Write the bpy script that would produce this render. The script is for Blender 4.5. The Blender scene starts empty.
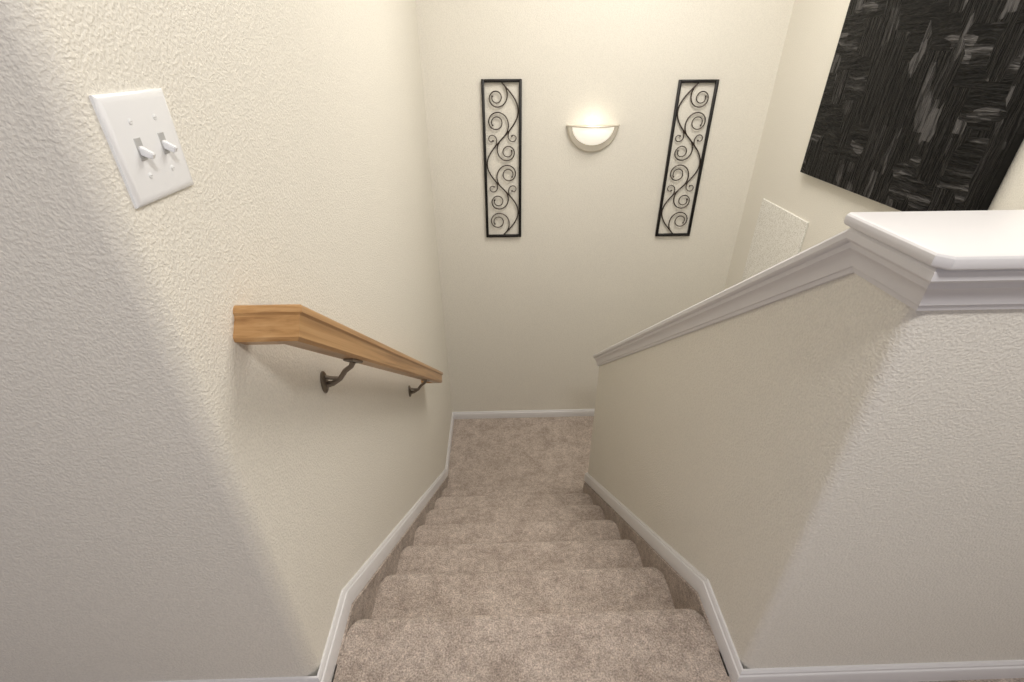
import bpy, bmesh, math, random
from mathutils import Matrix, Vector
random.seed(4)
sc = bpy.context.scene
sc.view_settings.view_transform = 'Standard'

# ------------------------------------------------------------------ materials
def newmat(name):
    m = bpy.data.materials.new(name); m.use_nodes = True
    nt = m.node_tree; b = nt.nodes['Principled BSDF']
    return m, nt, b
def N(nt, t, **kw):
    n = nt.nodes.new(t)
    for k, v in kw.items():
        if hasattr(n, k): setattr(n, k, v)
        else: n.inputs[k.replace('_', ' ')].default_value = v
    return n
def ramp(nt, src, stops):
    r = nt.nodes.new('ShaderNodeValToRGB')
    el = r.color_ramp.elements
    while len(el) < len(stops): el.new(0.5)
    for e, (p, c) in zip(el, stops):
        e.position = p; e.color = (c[0], c[1], c[2], 1) if not isinstance(c, (int, float)) else (c, c, c, 1)
    nt.links.new(src, r.inputs[0]); return r
def simple(name, col, rough=0.5, metal=0.0, emis=None, es=0):
    m, nt, b = newmat(name)
    b.inputs['Base Color'].default_value = (*col, 1)
    b.inputs['Roughness'].default_value = rough
    b.inputs['Metallic'].default_value = metal
    if emis:
        b.inputs['Emission Color'].default_value = (*emis, 1)
        b.inputs['Emission Strength'].default_value = es
    tc = N(nt, 'ShaderNodeTexCoord'); n = N(nt, 'ShaderNodeTexNoise', Scale=60.0)
    nt.links.new(tc.outputs['Object'], n.inputs['Vector'])
    bp = N(nt, 'ShaderNodeBump', Strength=0.06, Distance=0.001)
    nt.links.new(n.outputs['Fac'], bp.inputs['Height']); nt.links.new(bp.outputs[0], b.inputs['Normal'])
    return m

def wall_material(name, col, dist=0.00075, strength=0.8):
    m, nt, b = newmat(name); L = nt.links
    tc = N(nt, 'ShaderNodeTexCoord')
    n1 = N(nt, 'ShaderNodeTexNoise', Scale=230.0, Detail=1.5, Roughness=0.5, Distortion=0.0)
    n2 = N(nt, 'ShaderNodeTexNoise', Scale=120.0, Detail=1.0)
    L.new(tc.outputs['Object'], n1.inputs['Vector']); L.new(tc.outputs['Object'], n2.inputs['Vector'])
    r = ramp(nt, n1.outputs['Fac'], [(0.36, 0.0), (0.66, 1.0)])
    mx = N(nt, 'ShaderNodeMath', operation='MULTIPLY_ADD'); mx.inputs[1].default_value = 0.5
    L.new(n2.outputs['Fac'], mx.inputs[0]); L.new(r.outputs[0], mx.inputs[2])
    bp = N(nt, 'ShaderNodeBump', Strength=strength, Distance=dist)
    L.new(mx.outputs[0], bp.inputs['Height']); L.new(bp.outputs[0], b.inputs['Normal'])
    n3 = N(nt, 'ShaderNodeTexNoise', Scale=1.5, Detail=3.0)
    L.new(tc.outputs['Object'], n3.inputs['Vector'])
    c = ramp(nt, n3.outputs['Fac'], [(0.3, [x * 0.98 for x in col]), (0.7, col)])
    # hollows of the knocked-down plaster slightly darkened in the base colour
    sp = ramp(nt, n1.outputs['Fac'], [(0.36, 0.93), (0.60, 1.0)])
    mm = N(nt, 'ShaderNodeMixRGB', blend_type='MULTIPLY'); mm.inputs[0].default_value = 1.0
    L.new(c.outputs[0], mm.inputs[1]); L.new(sp.outputs[0], mm.inputs[2])
    L.new(mm.outputs[0], b.inputs['Base Color'])
    b.inputs['Roughness'].default_value = 0.55
    return m

M_wall = wall_material('cream_textured_paint', (0.81, 0.78, 0.705))
M_ceil = wall_material('ceiling_paint', (0.84, 0.83, 0.80))
M_trim = simple('white_gloss_trim', (0.71, 0.70, 0.71), 0.32)
M_plate = simple('white_plastic', (0.82, 0.83, 0.85), 0.25)
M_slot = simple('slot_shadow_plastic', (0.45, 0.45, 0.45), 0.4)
M_iron = simple('black_iron', (0.012, 0.011, 0.011), 0.45, 0.3)
M_scroll = simple('bronze_scroll', (0.05, 0.035, 0.028), 0.4, 0.5)
M_brk = simple('aged_nickel', (0.22, 0.19, 0.16), 0.35, 0.9)
M_nick = simple('brushed_nickel', (0.70, 0.66, 0.58), 0.38, 0.6)
M_glass = simple('frosted_glass', (0.90, 0.88, 0.83), 0.4, 0, (1.0, 0.93, 0.80), 0.6)

# carpet
M_carpet, nt, b = newmat('taupe_carpet'); L = nt.links
tc = N(nt, 'ShaderNodeTexCoord')
a1 = N(nt, 'ShaderNodeTexNoise', Scale=10.0, Detail=6.0, Roughness=0.75, Distortion=0.2)
a2 = N(nt, 'ShaderNodeTexNoise', Scale=240.0, Detail=3.0, Roughness=0.7)
a3 = N(nt, 'ShaderNodeTexNoise', Scale=60.0, Detail=4.0, Roughness=0.7, Distortion=0.2)
for a in (a1, a2, a3): L.new(tc.outputs['Object'], a.inputs['Vector'])
c1 = ramp(nt, a1.outputs['Fac'], [(0.38, (0.43, 0.355, 0.305)), (0.62, (0.60, 0.51, 0.45))])
c2 = ramp(nt, a2.outputs['Fac'], [(0.32, 0.5), (0.66, 1.3)])
c3 = ramp(nt, a3.outputs['Fac'], [(0.35, 0.76), (0.65, 1.16)])
m1 = N(nt, 'ShaderNodeMixRGB', blend_type='MULTIPLY'); m1.inputs[0].default_value = 0.85
m2 = N(nt, 'ShaderNodeMixRGB', blend_type='MULTIPLY'); m2.inputs[0].default_value = 0.9
L.new(c1.outputs[0], m1.inputs[1]); L.new(c2.outputs[0], m1.inputs[2])
L.new(m1.outputs[0], m2.inputs[1]); L.new(c3.outputs[0], m2.inputs[2])
L.new(m2.outputs[0], b.inputs['Base Color'])
ad = N(nt, 'ShaderNodeMath', operation='ADD'); L.new(a2.outputs['Fac'], ad.inputs[0]); L.new(a3.outputs['Fac'], ad.inputs[1])
bp = N(nt, 'ShaderNodeBump', Strength=0.8, Distance=0.006)
L.new(ad.outputs[0], bp.inputs['Height']); L.new(bp.outputs[0], b.inputs['Normal'])
b.inputs['Roughness'].default_value = 0.95
b.inputs['Specular IOR Level'].default_value = 0.1
b.inputs['Sheen Weight'].default_value = 0.1

# oak
SL = 0.785
ang = math.atan(SL)
M_oak, nt, b = newmat('honey_oak'); L = nt.links
tc = N(nt, 'ShaderNodeTexCoord')
mp0 = N(nt, 'ShaderNodeMapping'); mp0.inputs['Rotation'].default_value = (ang, 0, 0)
mp = N(nt, 'ShaderNodeMapping'); mp.inputs['Scale'].default_value = (12, 1.6, 80)
w = N(nt, 'ShaderNodeTexNoise', Scale=1.4, Detail=4.0, Roughness=0.55, Distortion=0.35)
L.new(tc.outputs['Object'], mp0.inputs[0]); L.new(mp0.outputs[0], mp.inputs[0]); L.new(mp.outputs[0], w.inputs['Vector'])
r = ramp(nt, w.outputs['Fac'], [(0.30, (0.30, 0.15, 0.052)), (0.5, (0.46, 0.255, 0.10)), (0.70, (0.55, 0.33, 0.15))])
L.new(r.outputs[0], b.inputs['Base Color']); b.inputs['Roughness'].default_value = 0.3
bp = N(nt, 'ShaderNodeBump', Strength=0.1, Distance=0.001)
L.new(w.outputs['Fac'], bp.inputs['Height']); L.new(bp.outputs[0], b.inputs['Normal'])

# painting: black impasto with chunky vertical and horizontal knife strokes
M_art, nt, b = newmat('black_impasto_canvas'); L = nt.links
tc = N(nt, 'ShaderNodeTexCoord')
wob = N(nt, 'ShaderNodeTexNoise', Scale=14.0, Detail=2.0); L.new(tc.outputs['Object'], wob.inputs['Vector'])
vm = N(nt, 'ShaderNodeVectorMath', operation='MULTIPLY_ADD'); vm.inputs[1].default_value = (.014, .014, .014)
L.new(wob.outputs['Color'], vm.inputs[0]); L.new(tc.outputs['Object'], vm.inputs[2])
def streak(scale, sc_):
    mp = N(nt, 'ShaderNodeMapping'); mp.inputs['Scale'].default_value = sc_
    n = N(nt, 'ShaderNodeTexNoise', Scale=scale, Detail=3.0, Roughness=0.6, Distortion=0.0)
    L.new(vm.outputs[0], mp.inputs[0]); L.new(mp.outputs[0], n.inputs['Vector']); return n
def cells(sc_):
    mp = N(nt, 'ShaderNodeMapping'); mp.inputs['Scale'].default_value = sc_
    v = N(nt, 'ShaderNodeTexVoronoi', distance='CHEBYCHEV', Scale=1.0)
    L.new(vm.outputs[0], mp.inputs[0]); L.new(mp.outputs[0], v.inputs['Vector'])
    s = N(nt, 'ShaderNodeSeparateColor'); L.new(v.outputs['Color'], s.inputs[0]); return s
sv = streak(5.0, (1, 13, 1.3)); sh = streak(5.0, (1, 1.3, 13))
cv = cells((.01, 24, 8)); chh = cells((.01, 8, 24)); msk = cells((.01, 9, 6))
gt = N(nt, 'ShaderNodeMath', operation='GREATER_THAN'); gt.inputs[1].default_value = 0.40
L.new(msk.outputs[0], gt.inputs[0])
def pick(a, c_):
    m = N(nt, 'ShaderNodeMixRGB'); L.new(gt.outputs[0], m.inputs[0]); L.new(a, m.inputs[1]); L.new(c_, m.inputs[2]); return m.outputs[0]
stk = pick(sh.outputs['Fac'], sv.outputs['Fac']); cel = pick(chh.outputs[0], cv.outputs[0])
pw = N(nt, 'ShaderNodeMath', operation='POWER'); pw.inputs[1].default_value = 1.8; L.new(cel, pw.inputs[0])
mul = N(nt, 'ShaderNodeMath', operation='MULTIPLY_ADD'); mul.inputs[1].default_value = 0.50
L.new(pw.outputs[0], mul.inputs[0]); L.new(stk, mul.inputs[2])
r = ramp(nt, mul.outputs[0], [(0.45, (0.001, 0.001, 0.0013)), (0.76, (0.004, 0.0038, 0.004)), (0.92, (0.022, 0.021, 0.0215)), (1.0, (0.07, 0.067, 0.067))])  # grey highlights on the stroke ridges are painted into the colour
L.new(r.outputs[0], b.inputs['Base Color'])
bp = N(nt, 'ShaderNodeBump', Strength=1.0, Distance=0.018)
L.new(mul.outputs[0], bp.inputs['Height']); L.new(bp.outputs[0], b.inputs['Normal'])
b.inputs['Roughness'].default_value = 0.34
b.inputs['Specular IOR Level'].default_value = 0.17

# access panel
M_panel, nt, b = newmat('speckled_panel'); L = nt.links
tc = N(nt, 'ShaderNodeTexCoord'); n = N(nt, 'ShaderNodeTexNoise', Scale=150.0, Detail=2.0)
L.new(tc.outputs['Object'], n.inputs['Vector'])
r = ramp(nt, n.outputs['Fac'], [(0.38, (0.66, 0.64, 0.585)), (0.55, (0.88, 0.87, 0.83))])
L.new(r.outputs[0], b.inputs['Base Color']); b.inputs['Roughness'].default_value = 0.6
bp = N(nt, 'ShaderNodeBump', Strength=0.4, Distance=0.001)
L.new(n.outputs['Fac'], bp.inputs['Height']); L.new(bp.outputs[0], b.inputs['Normal'])

# ------------------------------------------------------------------ mesh helpers
class B:
    def __init__(s, name, mats):
        s.bm = bmesh.new(); s.name = name; s.mats = mats
    def box(s, x0, x1, y0, y1, z0, z1, mi=0, bev=0, seg=2):
        t = bmesh.new()
        bmesh.ops.create_cube(t, size=1)
        for v in t.verts:
            v.co = Vector(((x0 + x1) / 2 + v.co.x * (x1 - x0), (y0 + y1) / 2 + v.co.y * (y1 - y0), (z0 + z1) / 2 + v.co.z * (z1 - z0)))
        if bev: bmesh.ops.bevel(t, geom=t.edges[:], offset=bev, segments=seg, affect='EDGES', profile=0.5)
        s.merge(t, mi)
    def merge(s, t, mi=0, mat=None):
        if mat is not None: t.transform(mat)
        mp = {}
        for v in t.verts: mp[v] = s.bm.verts.new(v.co)
        for f in t.faces:
            try:
                nf = s.bm.faces.new([mp[v] for v in f.verts]); nf.material_index = mi; nf.smooth = f.smooth
            except ValueError: pass
        t.free()
    def rings(s, rings, mi=0, closed=True, caps=True, smooth=False):
        vs = [[s.bm.verts.new(p) for p in r] for r in rings]
        n = len(vs[0])
        for a, c in zip(vs[:-1], vs[1:]):
            for i in range(n if closed else n - 1):
                j = (i + 1) % n
                try:
                    f = s.bm.faces.new([a[i], a[j], c[j], c[i]]); f.material_index = mi; f.smooth = smooth
                except ValueError: pass
        if caps and closed:
            for r in (vs[0], vs[-1]):
                try:
                    f = s.bm.faces.new(r); f.material_index = mi
                except ValueError: pass
        return vs
    def tube(s, pts, rad, mi=0, n=8):
        pts = [Vector(p) for p in pts]
        if not isinstance(rad, (list, tuple)): rad = [rad] * len(pts)
        rings = []; prev = None
        for i, p in enumerate(pts):
            t = (pts[min(i + 1, len(pts) - 1)] - pts[max(i - 1, 0)]).normalized()
            if prev is None:
                u = t.orthogonal().normalized()
            else:
                u = (prev - t * prev.dot(t)).normalized()
            prev = u; v = t.cross(u)
            rings.append([p + (u * math.cos(2 * math.pi * k / n) + v * math.sin(2 * math.pi * k / n)) * rad[i] for k in range(n)])
        s.rings(rings, mi, smooth=True)
    def done(s, recalc=True, smooth_angle=None):
        if recalc: bmesh.ops.recalc_face_normals(s.bm, faces=s.bm.faces[:])
        me = bpy.data.meshes.new(s.name); s.bm.to_mesh(me); s.bm.free()
        for m in s.mats: me.materials.append(m)
        o = bpy.data.objects.new(s.name, me); bpy.context.collection.objects.link(o)
        if smooth_angle:
            for p in me.polygons: p.use_smooth = True
            me.set_sharp_from_angle(angle=math.radians(smooth_angle))
        return o

def arc(cx, cy, r, a0, a1, n=8):
    return [(cx + r * math.cos(math.radians(a0 + (a1 - a0) * i / n)), cy + r * math.sin(math.radians(a0 + (a1 - a0) * i / n))) for i in range(n + 1)]

# ------------------------------------------------------------------ key dimensions (metres)
XL, XR, XW = -0.429, 0.536, 1.648
YF, YB = 0.545, 3.171
YG = 0.534           # hall face of guard wall
T, R = 0.254, 0.200
LAND = -7 * R
CEIL = 2.44
LOW = -3.2
HX1 = 0.645          # far side of sloped half wall
GY1 = 0.640          # back of guard wall
YE = 2.185           # end of half wall
HALL_X0, HALL_Y0 = -2.4, -1.6

# ------------------------------------------------------------------ walls
def prism(name, foot, z0, top, mats):
    o = B(name, mats)
    o.rings([[(x, y, z0) for x, y in foot], [(x, y, top(y) if callable(top) else top) for x, y in foot]])
    return o.done(smooth_angle=30)
rb = 0.030
YS = YF + .115
prism('wall_front', arc(XL - rb, YF + rb, rb, 0, -90) + [(HALL_X0, YF), (HALL_X0, YS), (XL, YS)], LAND - .2, CEIL, [M_wall])
prism('wall_left', [(XL, YS), (XL - .115, YS), (XL - .115, YB), (XL, YB)], LAND - .2, CEIL, [M_wall])
b_ = B('wall_back', [M_wall]); b_.box(XL - .115, XW + .115, YB, YB + .115, LOW, CEIL); b_.done()
b_ = B('wall_right', [M_wall]); b_.box(XW, XW + .115, HALL_Y0, YB, LOW, CEIL); b_.done()
b_ = B('ceiling', [M_ceil]); b_.box(HALL_X0, XW + .115, HALL_Y0, YB + .115, CEIL, CEIL + .1); b_.done()

YK = 0.655
def captop(y):
    return 1.048 if y <= YK else 1.048 - 0.786 * (y - YK)
rg = .022
prism('wall_guard', arc(XR + rg, YG + rg, rg, 270, 180) + [(XR, GY1), (XW, GY1), (XW, YG)], LOW, 1.028, [M_wall])
prism('wall_half', [(XR, GY1), (XR, YK)] + arc(XR + .015, YE - .015, .015, 180, 90, 5) + arc(HX1 - .015, YE - .015, .015, 90, 0, 5) + [(HX1, YK), (HX1, GY1)], LOW, lambda y: captop(y) - .02, [M_wall])

# ------------------------------------------------------------------ half wall cap + moulding
def cap_path_ring(o, h):
    P = [(XW, YG - o, YG), (XR - o, YG - o, YG), (XR - o, YK, YK), (XR - o, YE + o * .3, YE), (HX1 + o, YE + o * .3, YE), (HX1 + o, YK, YK), (HX1 + o, GY1 + o + .001, GY1), (XW, GY1 + o, GY1)]
    return [(x, y, captop(yy) + h) for x, y, yy in P]
prof = [(0.0, -.070), (.006, -.070), (.008, -.062), (.011, -.060), (.012, -.053), (.014, -.044), (.018, -.036), (.024, -.031), (.026, -.022), (.032, -.020), (.035, -.016), (.035, -.005), (.032, 0.0), (0.0, 0.0)]
cap = B('trim_1', [M_trim])
cap.rings([cap_path_ring(o, h) for o, h in prof], closed=False, caps=False)
xa, xb = XR - .032, HX1 + .032
cap.rings([[(xa, YK, captop(YK)), (xb, YK, captop(YK))], [(xa, YE + .0096, captop(YE)), (xb, YE + .0096, captop(YE))]], closed=False, caps=False)
t = bmesh.new()
ch = 0.013
y0_, y1_ = .488, GY1 + .030
fp = [(XR - .042 + ch, y0_), (XW, y0_), (XW, y1_), (XR - .042 + ch * .6, y1_), (XR - .042, y1_ - ch * .6), (XR - .042, y0_ + ch)]
vb = [t.verts.new((x, y, 1.0482)) for x, y in fp]; vt = [t.verts.new((x, y, 1.066)) for x, y in fp]
t.faces.new(vb[::-1]); t.faces.new(vt)
for i in range(len(fp)):
    j = (i + 1) % len(fp); t.faces.new([vb[i], vb[j], vt[j], vt[i]])
bmesh.ops.recalc_face_normals(t, faces=t.faces[:])
bmesh.ops.bevel(t, geom=[e for e in t.edges if abs(e.verts[0].co.z - e.verts[1].co.z) < 1e-5], offset=.006, segments=3, affect='EDGES', profile=.5)
cap.merge(t)
cap.done(smooth_angle=25)

# ------------------------------------------------------------------ stairs
NY = .718
def nose(y, z):
    r_ = .026
    return arc(y - r_, z - r_, r_, 90, -75, 9)
st = B('staircase', [M_carpet])
sx0, sx1 = XL + .018, XR - .018
def section(fr):
    p = [(YF, 0.0)]
    for k in range(7):
        y = NY + k * T - fr; z = -k * R - fr * .25
        p += [(y - .07, -k * R + .0005)] + nose(y, z) + [(NY + k * T - .036, z - .052), (NY + k * T - .036, -(k + 1) * R + .006), (NY + k * T - .028, -(k + 1) * R)]
    return p + [(p[-1][0], LAND - .15), (YF, -.35)]
xs = [(sx0, .022), (sx0 + .006, .014), (sx0 + .016, .005), (sx0 + .030, 0), (sx1 - .030, 0), (sx1 - .016, .005), (sx1 - .006, .014), (sx1, .022)]
st.rings([[(x, y, z) for y, z in section(f)] for x, f in xs])
def slopeline(y): return -(R / T) * (y - .70)
for x0, x1 in ((XL + .0005, sx0 + .001), (sx1 - .001, XR - .0005)):
    yy = 2.18 if x0 > 0 else 2.50
    ring = [(.60, .001), (.745, .001), (yy, max(slopeline(yy) + .036, LAND + .0)), (yy, LAND - .02), (2.17, LAND - .1), (.60, -.25)]
    st.rings([[(x0, y, z) for y, z in ring], [(x1, y, z) for y, z in ring]])
st.done(smooth_angle=40)
fl = B('floor', [M_carpet]); fl.box(HALL_X0, XW, HALL_Y0, YF, -.2, 0); fl.done()
ld = B('floor_landing', [M_carpet]); ld.box(XL, XW, 2.206, YB, LAND - .15, LAND); ld.done()
lo = B('staircase', [M_carpet])
pts = [(2.205, LAND)]
for k in range(1, 7):
    z = LAND - k * R; y0 = 2.205 - (k - 1) * T
    pts += [(y0, z), (y0 - T - .02, z), (y0 - T - .02, z - .025), (y0 - T, z - .04)]
pts += [(pts[-1][0], LOW), (2.205, LOW)]
lo.rings([[(HX1 + .002, y, z) for y, z in pts], [(XW - .002, y, z) for y, z in pts]])
lo.done()

# ------------------------------------------------------------------ baseboards
bprof = [(0, 0), (.014, 0), (.014, .72), (.012, .80), (.009, .83), (.008, .92), (.004, 1.0), (0, 1.0)]
def zb(y):
    if y <= .745: return 0.0
    return max(-(R / T) * (y - .745), LAND)
def bb(name, path, mitre):
    o = B(name, [M_trim]); rings = []
    for off, hh in bprof:
        rings.append([(x + dx * off, y + dy * off, z + hh * H) for (x, y, z, H), (dx, dy) in zip(path, mitre)])
    o.rings(rings, closed=False, caps=False); return o.done(smooth_angle=30)
yb_land = .745 + (-LAND) * T / R
bb('baseboard_left', [(HALL_X0, YF, 0, .068), (XL, YF, 0, .068), (XL, .745, 0, .068), (XL, yb_land, LAND, .072), (XL, YB, LAND, .068)],
   [(0, -1), (1, -1), (1, .3), (1, .1), (1, -1)])
bb('baseboard_back', [(XL, YB, LAND, .068), (XW, YB, LAND, .068)], [(1, -1), (-1, -1)])
bb('baseboard_half', [(XW, YG, 0, .054), (XR, YG, 0, .058), (XR, .745, 0, .066), (XR, YE, zb(YE), .082), (HX1, YE, zb(YE), .082)],
   [(0, -1), (-1, -1), (-1, .3), (-1, 1), (1, 1)])
bb('baseboard_right', [(XW, YB, LAND, .068), (XW, 2.2, LAND, .068), (XW, .7, LAND - 1.18, .082)], [(-1, -1), (-1, 0), (-1, 0)])

# ------------------------------------------------------------------ handrail
ca, sa = math.cos(ang), math.sin(ang)
RY, RZ, S = .700, .920, 1.83
XO, HH, WW = -.320, .060, .055
def rp(x, s_, h): return (x, RY + s_ * ca + h * sa, RZ - s_ * sa + h * ca)
rprof = [(.006, 0), (.002, -.002), (0, -.006), (0, -.014), (.004, -.018), (.005, -.024), (.004, -.048), (.004, -.054), (.009, -HH),
         (WW - .009, -HH), (WW - .004, -.054), (WW - .004, -.048), (WW - .005, -.024), (WW - .004, -.018), (WW, -.014), (WW, -.006), (WW - .002, -.002), (WW - .006, 0)]
hr = B('handrail', [M_oak, M_brk])
hr.rings([[rp(XL, p_, h) for p_, h in rprof], [rp(XO - p_, p_, h) for p_, h in rprof],
          [rp(XO - p_, S - p_, h) for p_, h in rprof], [rp(XL, S - p_, h) for p_, h in rprof]])
def bracket(y):
    zr = RZ - HH / ca - (y - RY) * SL
    zf = zr - .062
    def ell(x, ry, rz): return [(x, y + ry * math.cos(2 * math.pi * k / 20), zf + rz * math.sin(2 * math.pi * k / 20)) for k in range(20)]
    hr.rings([ell(XL, .017, .030), ell(XL + .004, .017, .030), ell(XL + .008, .011, .022)], 1)
    xm = XO - WW / 2
    pts = [(XL + .004, y, zf - .008), (XL + .022, y, zf - .004), (XL + .042, y, zf + .010), (XL + .058, y, zf + .032), (xm - .008, y, zr - .018), (xm, y, zr - .002)]
    hr.tube(pts, [.0085, .0070, .0062, .0062, .0062, .008], 1, 10)
    pts = [(XL + .004, y, zf + .016), (XL + .020, y, zf + .012), (XL + .042, y, zf + .010)]
    hr.tube(pts, [.005, .0045, .005], 1, 8)
    t = bmesh.new(); bmesh.ops.create_cube(t, size=1)
    for v in t.verts: v.co = Vector((v.co.x * .024, v.co.y * .075, v.co.z * .006))
    bmesh.ops.bevel(t, geom=t.edges[:], offset=.0015, segments=1, affect='EDGES')
    hr.merge(t, 1, Matrix.Translation((xm, y, zr - .003)) @ Matrix.Rotation(-ang, 4, 'X'))
bracket(.945); bracket(1.78)
hr.done(smooth_angle=35)

# ------------------------------------------------------------------ light switch
sw = B('light_switch', [M_plate, M_slot])
y0, y1, z0, z1 = .576, .699, 1.108, 1.227
rings = []
for dx, ins in ((0, 0), (.003, 0.0), (.0055, .004), (.0062, .009)):
    rings.append([(XL + dx, y0 + ins, z0 + ins), (XL + dx, y1 - ins, z0 + ins), (XL + dx, y1 - ins, z1 - ins), (XL + dx, y0 + ins, z1 - ins)])
sw.rings(rings)
ym, zm = (y0 + y1) / 2, (z0 + z1) / 2
for dy in (-.023, .023):
    yc = ym + dy
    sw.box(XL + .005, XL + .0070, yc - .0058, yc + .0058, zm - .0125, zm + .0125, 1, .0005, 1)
    t = bmesh.new(); bmesh.ops.create_cube(t, size=1)
    for v in t.verts:
        k = .75 if v.co.x > 0 else 1
        v.co = Vector((v.co.x * .018, v.co.y * .0085 * k, v.co.z * .0095 * k))
    bmesh.ops.bevel(t, geom=t.edges[:], offset=.001, segments=2, affect='EDGES')
    sw.merge(t, 0, Matrix.Translation((XL + .011, yc, zm + (-.004))) @ Matrix.Rotation(math.radians(28), 4, 'Y'))
    for zz in (zm + .030, zm - .030):
        n = 12
        sw.rings([[(XL + dx, yc + r_ * math.cos(2 * math.pi * k / n), zz + r_ * math.sin(2 * math.pi * k / n)) for k in range(n)] for dx, r_ in ((.005, .0034), (.0068, .0032), (.0071, .002))], 0)
        sw.box(XL + .0070, XL + .0073, yc - .0024, yc + .0024, zz - .0003, zz + .0003, 1)
sw.done(smooth_angle=40)

# ------------------------------------------------------------------ wrought iron wall panels
def iron_panel(xc, zc, Wd, Ht, mir):
    o = B('wrought_iron_wall_panel', [M_iron, M_scroll])
    fw, d0, d1 = .017, YB - .020, YB - .004
    x0, x1, z0, z1 = xc - Wd / 2, xc + Wd / 2, zc - Ht / 2, zc + Ht / 2
    o.box(x0, x0 + fw, d0, d1, z0, z1, 0, .002, 1); o.box(x1 - fw, x1, d0, d1, z0, z1, 0, .002, 1)
    o.box(x0 + fw, x1 - fw, d0, d1, z0, z0 + fw, 0, .002, 1); o.box(x0 + fw, x1 - fw, d0, d1, z1 - fw, z1, 0, .002, 1)
    for zz in (z0 + .08, z1 - .08):
        o.tube([(x0 + .008, d1 - .002, zz), (x0 + .008, YB, zz)], .004, 0, 6)
        o.tube([(x1 - .008, d1 - .002, zz), (x1 - .008, YB, zz)], .004, 0, 6)
    hin = Ht - 2 * fw; half = Wd / 2 - fw; yy = YB - .012
    zb0 = z0 + fw
    nB = 3; A = half - .004
    def stem(q):
        return xc + mir * A * math.sin(math.pi * nB * q), zb0 + hin * q
    o.tube([(stem(k / 90)[0], yy, stem(k / 90)[1]) for k in range(91)], .0042, 1, 6)
    def scroll(q, direction, length, k0, k1, turn, rad=.0040, pw=1.2, dy=0.0, tilt=0.0):
        x, z = stem(q); x2, z2 = stem(q + .002 * direction)
        h = math.atan2(z2 - z, x2 - x) + tilt
        pts = [(x, z)]; n = 90; ds = length / n
        for k in range(n):
            u = (k + .5) / n
            h += turn * (k0 + (k1 - k0) * u ** pw) * ds
            x += math.cos(h) * ds; z += math.sin(h) * ds
            pts.append((x, z))
        mxx = max(p[0] for p in pts) - (xc + half - .004); mnx = (xc - half + .004) - min(p[0] for p in pts)
        sh = -mxx if mxx > 0 else (mnx if mnx > 0 else 0)
        out = []
        for k, p in enumerate(pts):
            w_ = min(1, k / (n * .22)); w_ = w_ * w_ * (3 - 2 * w_)
            out.append((max(xc - half + .003, min(xc + half - .003, p[0] + sh * w_)), yy + dy, max(zb0 + .003, min(z1 - fw - .003, p[1]))))
        o.tube(out, [rad * (1 - .3 * k / n) for k in range(n + 1)], 1, 6)
        t = bmesh.new(); bmesh.ops.create_icosphere(t, subdivisions=2, radius=.0056); o.merge(t, 1, Matrix.Translation(out[-1]))
    for i in range(nB):
        s_ = mir * (1 if i % 2 == 0 else -1)
        scroll((i + .04) / nB, 1, .50, 10, 36, s_, dy=-.001, pw=1.25)
        scroll((i + .97) / nB, -1, .44, 11, 40, -s_, dy=-.001, pw=1.25)
        # small curls springing from the nodes of the stem to the outer side
        if i < nB - 1: scroll((i + .80) / nB, 1, .17, 2, 70, -s_ * -1 * -1, .0034, 1.0, .001)
        if i > 0: scroll((i + .20) / nB, -1, .17, 2, 70, s_, .0034, 1.0, .001)
    return o.done(smooth_angle=50)
iron_panel(.029, .665, .237, .945, 1)
iron_panel(1.188, .655, .237, .945, -1)

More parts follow.
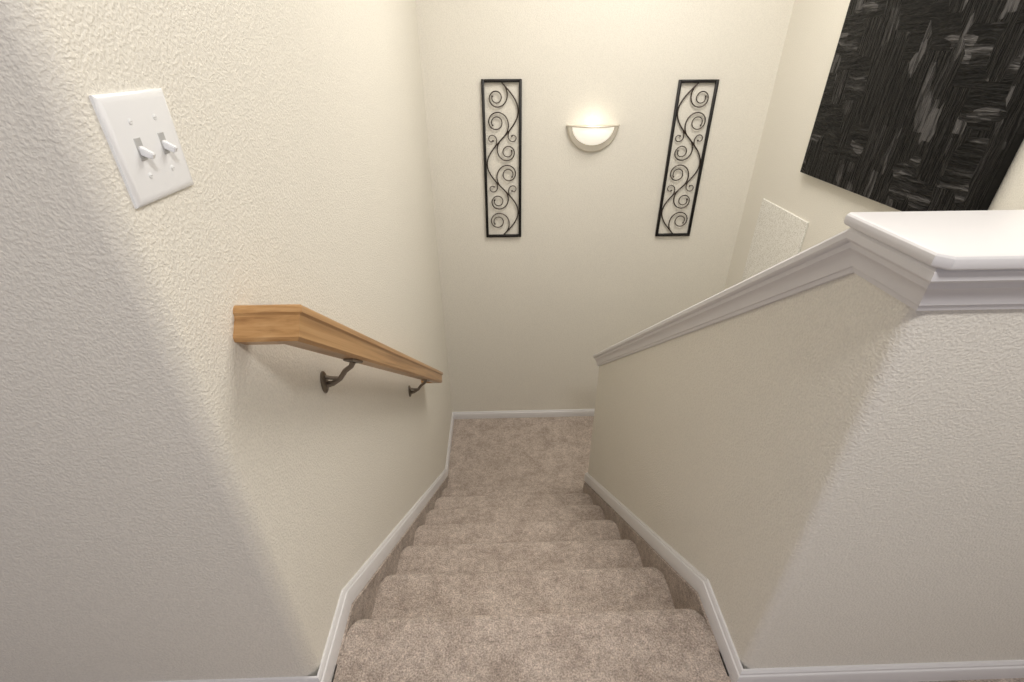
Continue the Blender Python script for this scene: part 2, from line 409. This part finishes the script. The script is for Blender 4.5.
# ------------------------------------------------------------------ sconce
sx, sz = .583, .886
sco = B('wall_sconce', [M_nick, M_glass])
def half(rx, rz, y, n=28, zt=0.0):
    return [(sx + rx * math.cos(math.pi + math.pi * k / n), y, sz + zt + rz * math.sin(math.pi + math.pi * k / n)) for k in range(n + 1)]
sco.rings([half(.158, .155, YB), half(.158, .155, YB - .012), half(.150, .147, YB - .020), half(.118, .108, YB - .018)], 0, smooth=False)
rings = []
m = 10
for i in range(m + 1):
    a = math.pi / 2 * i / m
    rings.append(half(.128 * math.cos(a) + .0005, .112 * math.cos(a) + .0005, YB - .016 - .085 * math.sin(a)))
sco.rings(rings, 1, closed=False, caps=False, smooth=True)
rim = [(sx + .160 * math.cos(math.pi * k / 24), YB - .006 - .098 * math.sin(math.pi * k / 24), sz + .001) for k in range(25)]
sco.tube(rim, .0045, 0, 8)
sco.done(smooth_angle=40)

# ------------------------------------------------------------------ painting and access panel
pa = B('abstract_painting', [M_art])
pa.box(XW - .036, XW - .002, 1.560, 2.612, .712, 1.80, 0, .003, 2)
pa.done()
ap = B('access_panel', [M_panel])
ap.box(XW - .010, XW - .0005, 2.455, 2.955, -.060, .486, 0, .003, 1)
ap.done()

# ------------------------------------------------------------------ camera
cam = bpy.data.cameras.new('camera'); co = bpy.data.objects.new('camera', cam); bpy.context.collection.objects.link(co)
cam.sensor_width = 36; cam.lens = 478 / 1024 * 36; cam.clip_start = .02
Yc = Vector((-16, 287, -478)).normalized(); Zc = -Vector((5, -795, -478)); Zc = (Zc - Yc * Zc.dot(Yc)).normalized(); Xc = Yc.cross(Zc)
Rm = Matrix((Xc, Yc, Zc))
co.matrix_world = Matrix.Translation((0, 0, 1.262)) @ Rm.to_4x4()
sc.camera = co

# ------------------------------------------------------------------ lights
wd = bpy.data.worlds.new('world'); sc.world = wd; wd.use_nodes = True
wd.node_tree.nodes['Background'].inputs[0].default_value = (.97, .93, 1.0, 1)
wd.node_tree.nodes['Background'].inputs[1].default_value = 0.42
def area(name, loc, size, power, col, tgt):
    l = bpy.data.lights.new(name, 'AREA'); l.size = size; l.energy = power; l.color = col
    o = bpy.data.objects.new(name, l); bpy.context.collection.objects.link(o); o.location = loc
    o.rotation_euler = (Vector(tgt) - Vector(loc)).to_track_quat('-Z', 'Y').to_euler()
    return o
area('stairwell_ceiling_light', (.80, 1.95, 2.38), 1.0, 40, (1, .95, .87), (.4, 1.9, -.6))
area('hall_ceiling_light', (.40, -.35, 2.38), .28, 20, (1, .96, .92), (-.1, .9, 0))
pl = bpy.data.lights.new('sconce_bulb', 'POINT'); pl.energy = 0.14; pl.color = (1, .90, .74); pl.shadow_soft_size = .03
po = bpy.data.objects.new('sconce_bulb', pl); bpy.context.collection.objects.link(po); po.location = (sx, YB - .065, sz + .02)
